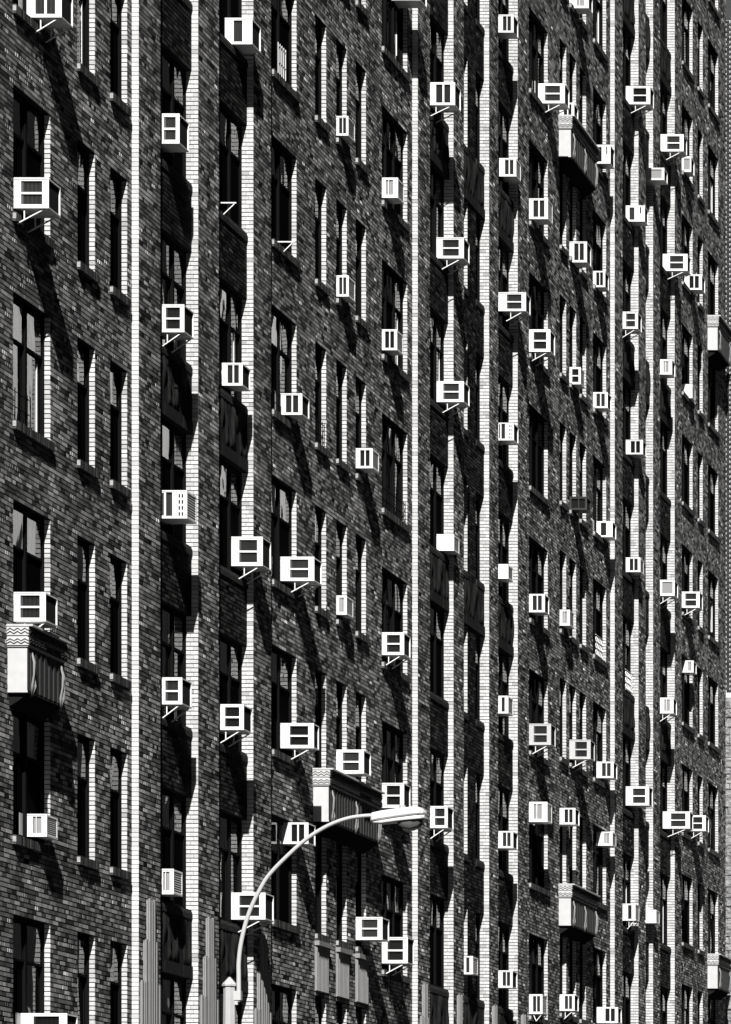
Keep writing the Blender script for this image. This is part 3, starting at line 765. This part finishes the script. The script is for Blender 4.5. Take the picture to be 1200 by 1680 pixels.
def lattice(c, n, y_off, w, label):
    y0 = cols[c][0] + y_off; z = EYE + n * FLOOR + cols[c][3][0] * CR
    t_ = thing('lattice_screen', label, 'lattice', (.0, y0, z), None)
    s = MB()
    for j in range(3):
        for i in range(int(w / .16)):
            cy, cz = .08 + i * .16, .08 + j * .15
            s.tube([(.02, cy + .06 * math.cos(q * math.pi / 4), cz + .06 * math.sin(q * math.pi / 4)) for q in range(9)], .012, 5)
    s.build('rings', M['ac'], t_)
    for q in (0., .48): MB().tube([(.02, 0, q), (.02, w, q)], .01, 4).build('rail', M['ac'], t_)
lattice('D5', 5, .2, .9, 'white ring lattice in wide window left of sixth bay')
lattice('R6', 5, .75, .9, 'white ring lattice at window sill of sixth recessed bay')

# ------------------------------------------------------------------ street lamp in front
LS = 125.0; LY = F_PX / LS
def LP(x, y, dy=0): return Vector((DIST - (XV - x) / LS, LY + dy, EYE + (YV - y) / LS))
base = LP(377, 1640); PX = base.x
lamp = thing('street_lamp', 'pale street lamp with eight-sided post, curved arm and flat lamp head', 'street lamp', (PX, LY, 0))
def rel(v): v = Vector(v); return (v.x - PX, v.y - LY, v.z)
zt = LP(377, 1618).z
s = MB(); s.tube([(0, 0, 0), (0, 0, .9)], [.17, .15], 8); s.build('base', M['pole'], lamp)
s = MB(); s.tube([(0, 0, .9), (0, 0, zt)], [.125, .078], 8); s.build('pole', M['pole'], lamp)
s = MB(); s.tube([(0, 0, zt), (0, 0, zt + .025), (0, 0, zt + .12)], [.096, .096, .012], 8); s.build('finial_cap', M['pole'], lamp)
arm_px = [(392.2, 1644), (392.2, 1626), (392, 1600), (392, 1580), (395, 1552), (402, 1520), (412, 1490), (425, 1463), (440, 1438), (466, 1410), (502.7, 1377), (539, 1354.5), (572, 1342.5), (600, 1338.5), (618, 1338)]
def crom(P, n=4):
    out = []
    for i in range(len(P) - 1):
        p0, p1, p2, p3 = P[max(i - 1, 0)], P[i], P[i + 1], P[min(i + 2, len(P) - 1)]
        for k in range(n):
            t = k / n
            out.append(tuple(.5 * (2 * p1[c] + (p2[c] - p0[c]) * t + (2 * p0[c] - 5 * p1[c] + 4 * p2[c] - p3[c]) * t * t + (3 * p1[c] - p0[c] - 3 * p2[c] + p3[c]) * t ** 3) for c in (0, 1)))
    return out + [P[-1]]
arm_s = crom(arm_px)
s = MB(); s.tube([rel(LP(*q)) for q in arm_s], [.030 - .004 * i / len(arm_s) for i in range(len(arm_s))], 12); s.build('arm', M['lamp'], lamp, smooth=True)
s = MB(); a = rel(LP(385, 1626)); b_ = rel(LP(396.5, 1641)); s.box(a[0] - .02, b_[0], -.04, .04, b_[2], a[2]); s.box(a[0] - .02, a[0] + .05, -.03, .03, b_[2] - .06, b_[2] - .002)
s.build('arm_clamp', M['lamp'], lamp)
# cobra head: lofted along its length
def loft(secs, name, m, n=16):
    """secs: (x px, y top, y bottom, half width m, flat)"""
    s = MB(); rings = []
    for x, yt, yb, hw in secs:
        c = LP(x, (yt + yb) / 2); hh = (yb - yt) / 2 / LS; ring = []
        for q in range(n):
            an = 2 * math.pi * q / n; cx_, sz = math.cos(an), math.sin(an)
            ring.append((c.x - PX, hw * math.copysign(abs(cx_) ** .45, cx_), c.z + hh * math.copysign(abs(sz) ** .4, sz)))
        rings.append(len(s.v)); s.v += ring
    for a, b_ in zip(rings[:-1], rings[1:]):
        for q in range(n): s.f.append((a + q, a + (q + 1) % n, b_ + (q + 1) % n, b_ + q)); s.t.append(0)
    s.f.append(tuple(rings[0] + q for q in reversed(range(n)))); s.f.append(tuple(rings[-1] + q for q in range(n))); s.t += [0, 0]
    return s.build(name, m, lamp, smooth=(name == 'lens'))
loft([(609, 1341, 1348, .03), (612, 1333.5, 1348, .07), (628, 1330.5, 1345.8, .11), (656, 1327, 1342, .15), (683, 1324, 1338.5, .155), (692, 1325.5, 1337.3, .14), (697.5, 1330, 1336.5, .10), (699, 1332.5, 1336, .05)], 'lamp_head', M['head'])
loft([(610, 1348.6, 1349.4, .03), (620, 1347.6, 1351, .075), (628, 1346.6, 1352, .11), (656, 1342.8, 1349, .15), (684, 1339.2, 1346.5, .155), (694, 1338, 1345, .12), (698.5, 1337, 1343, .06)], 'lower_housing', M['head'])
loft([(652, 1347, 1349.5, .04), (656, 1345, 1355, .09), (664, 1344, 1360, .12), (676, 1343, 1362.5, .125), (688, 1342, 1358, .10), (694, 1341, 1349, .05)], 'lens', M['lens'])
s = MB(); q = rel(LP(660.5, 1325)); s.tube([(q[0], 0, q[2] - .03), (q[0], 0, q[2] + .03)], [.044, .042], 10); s.build('photocell', M['pole'], lamp)
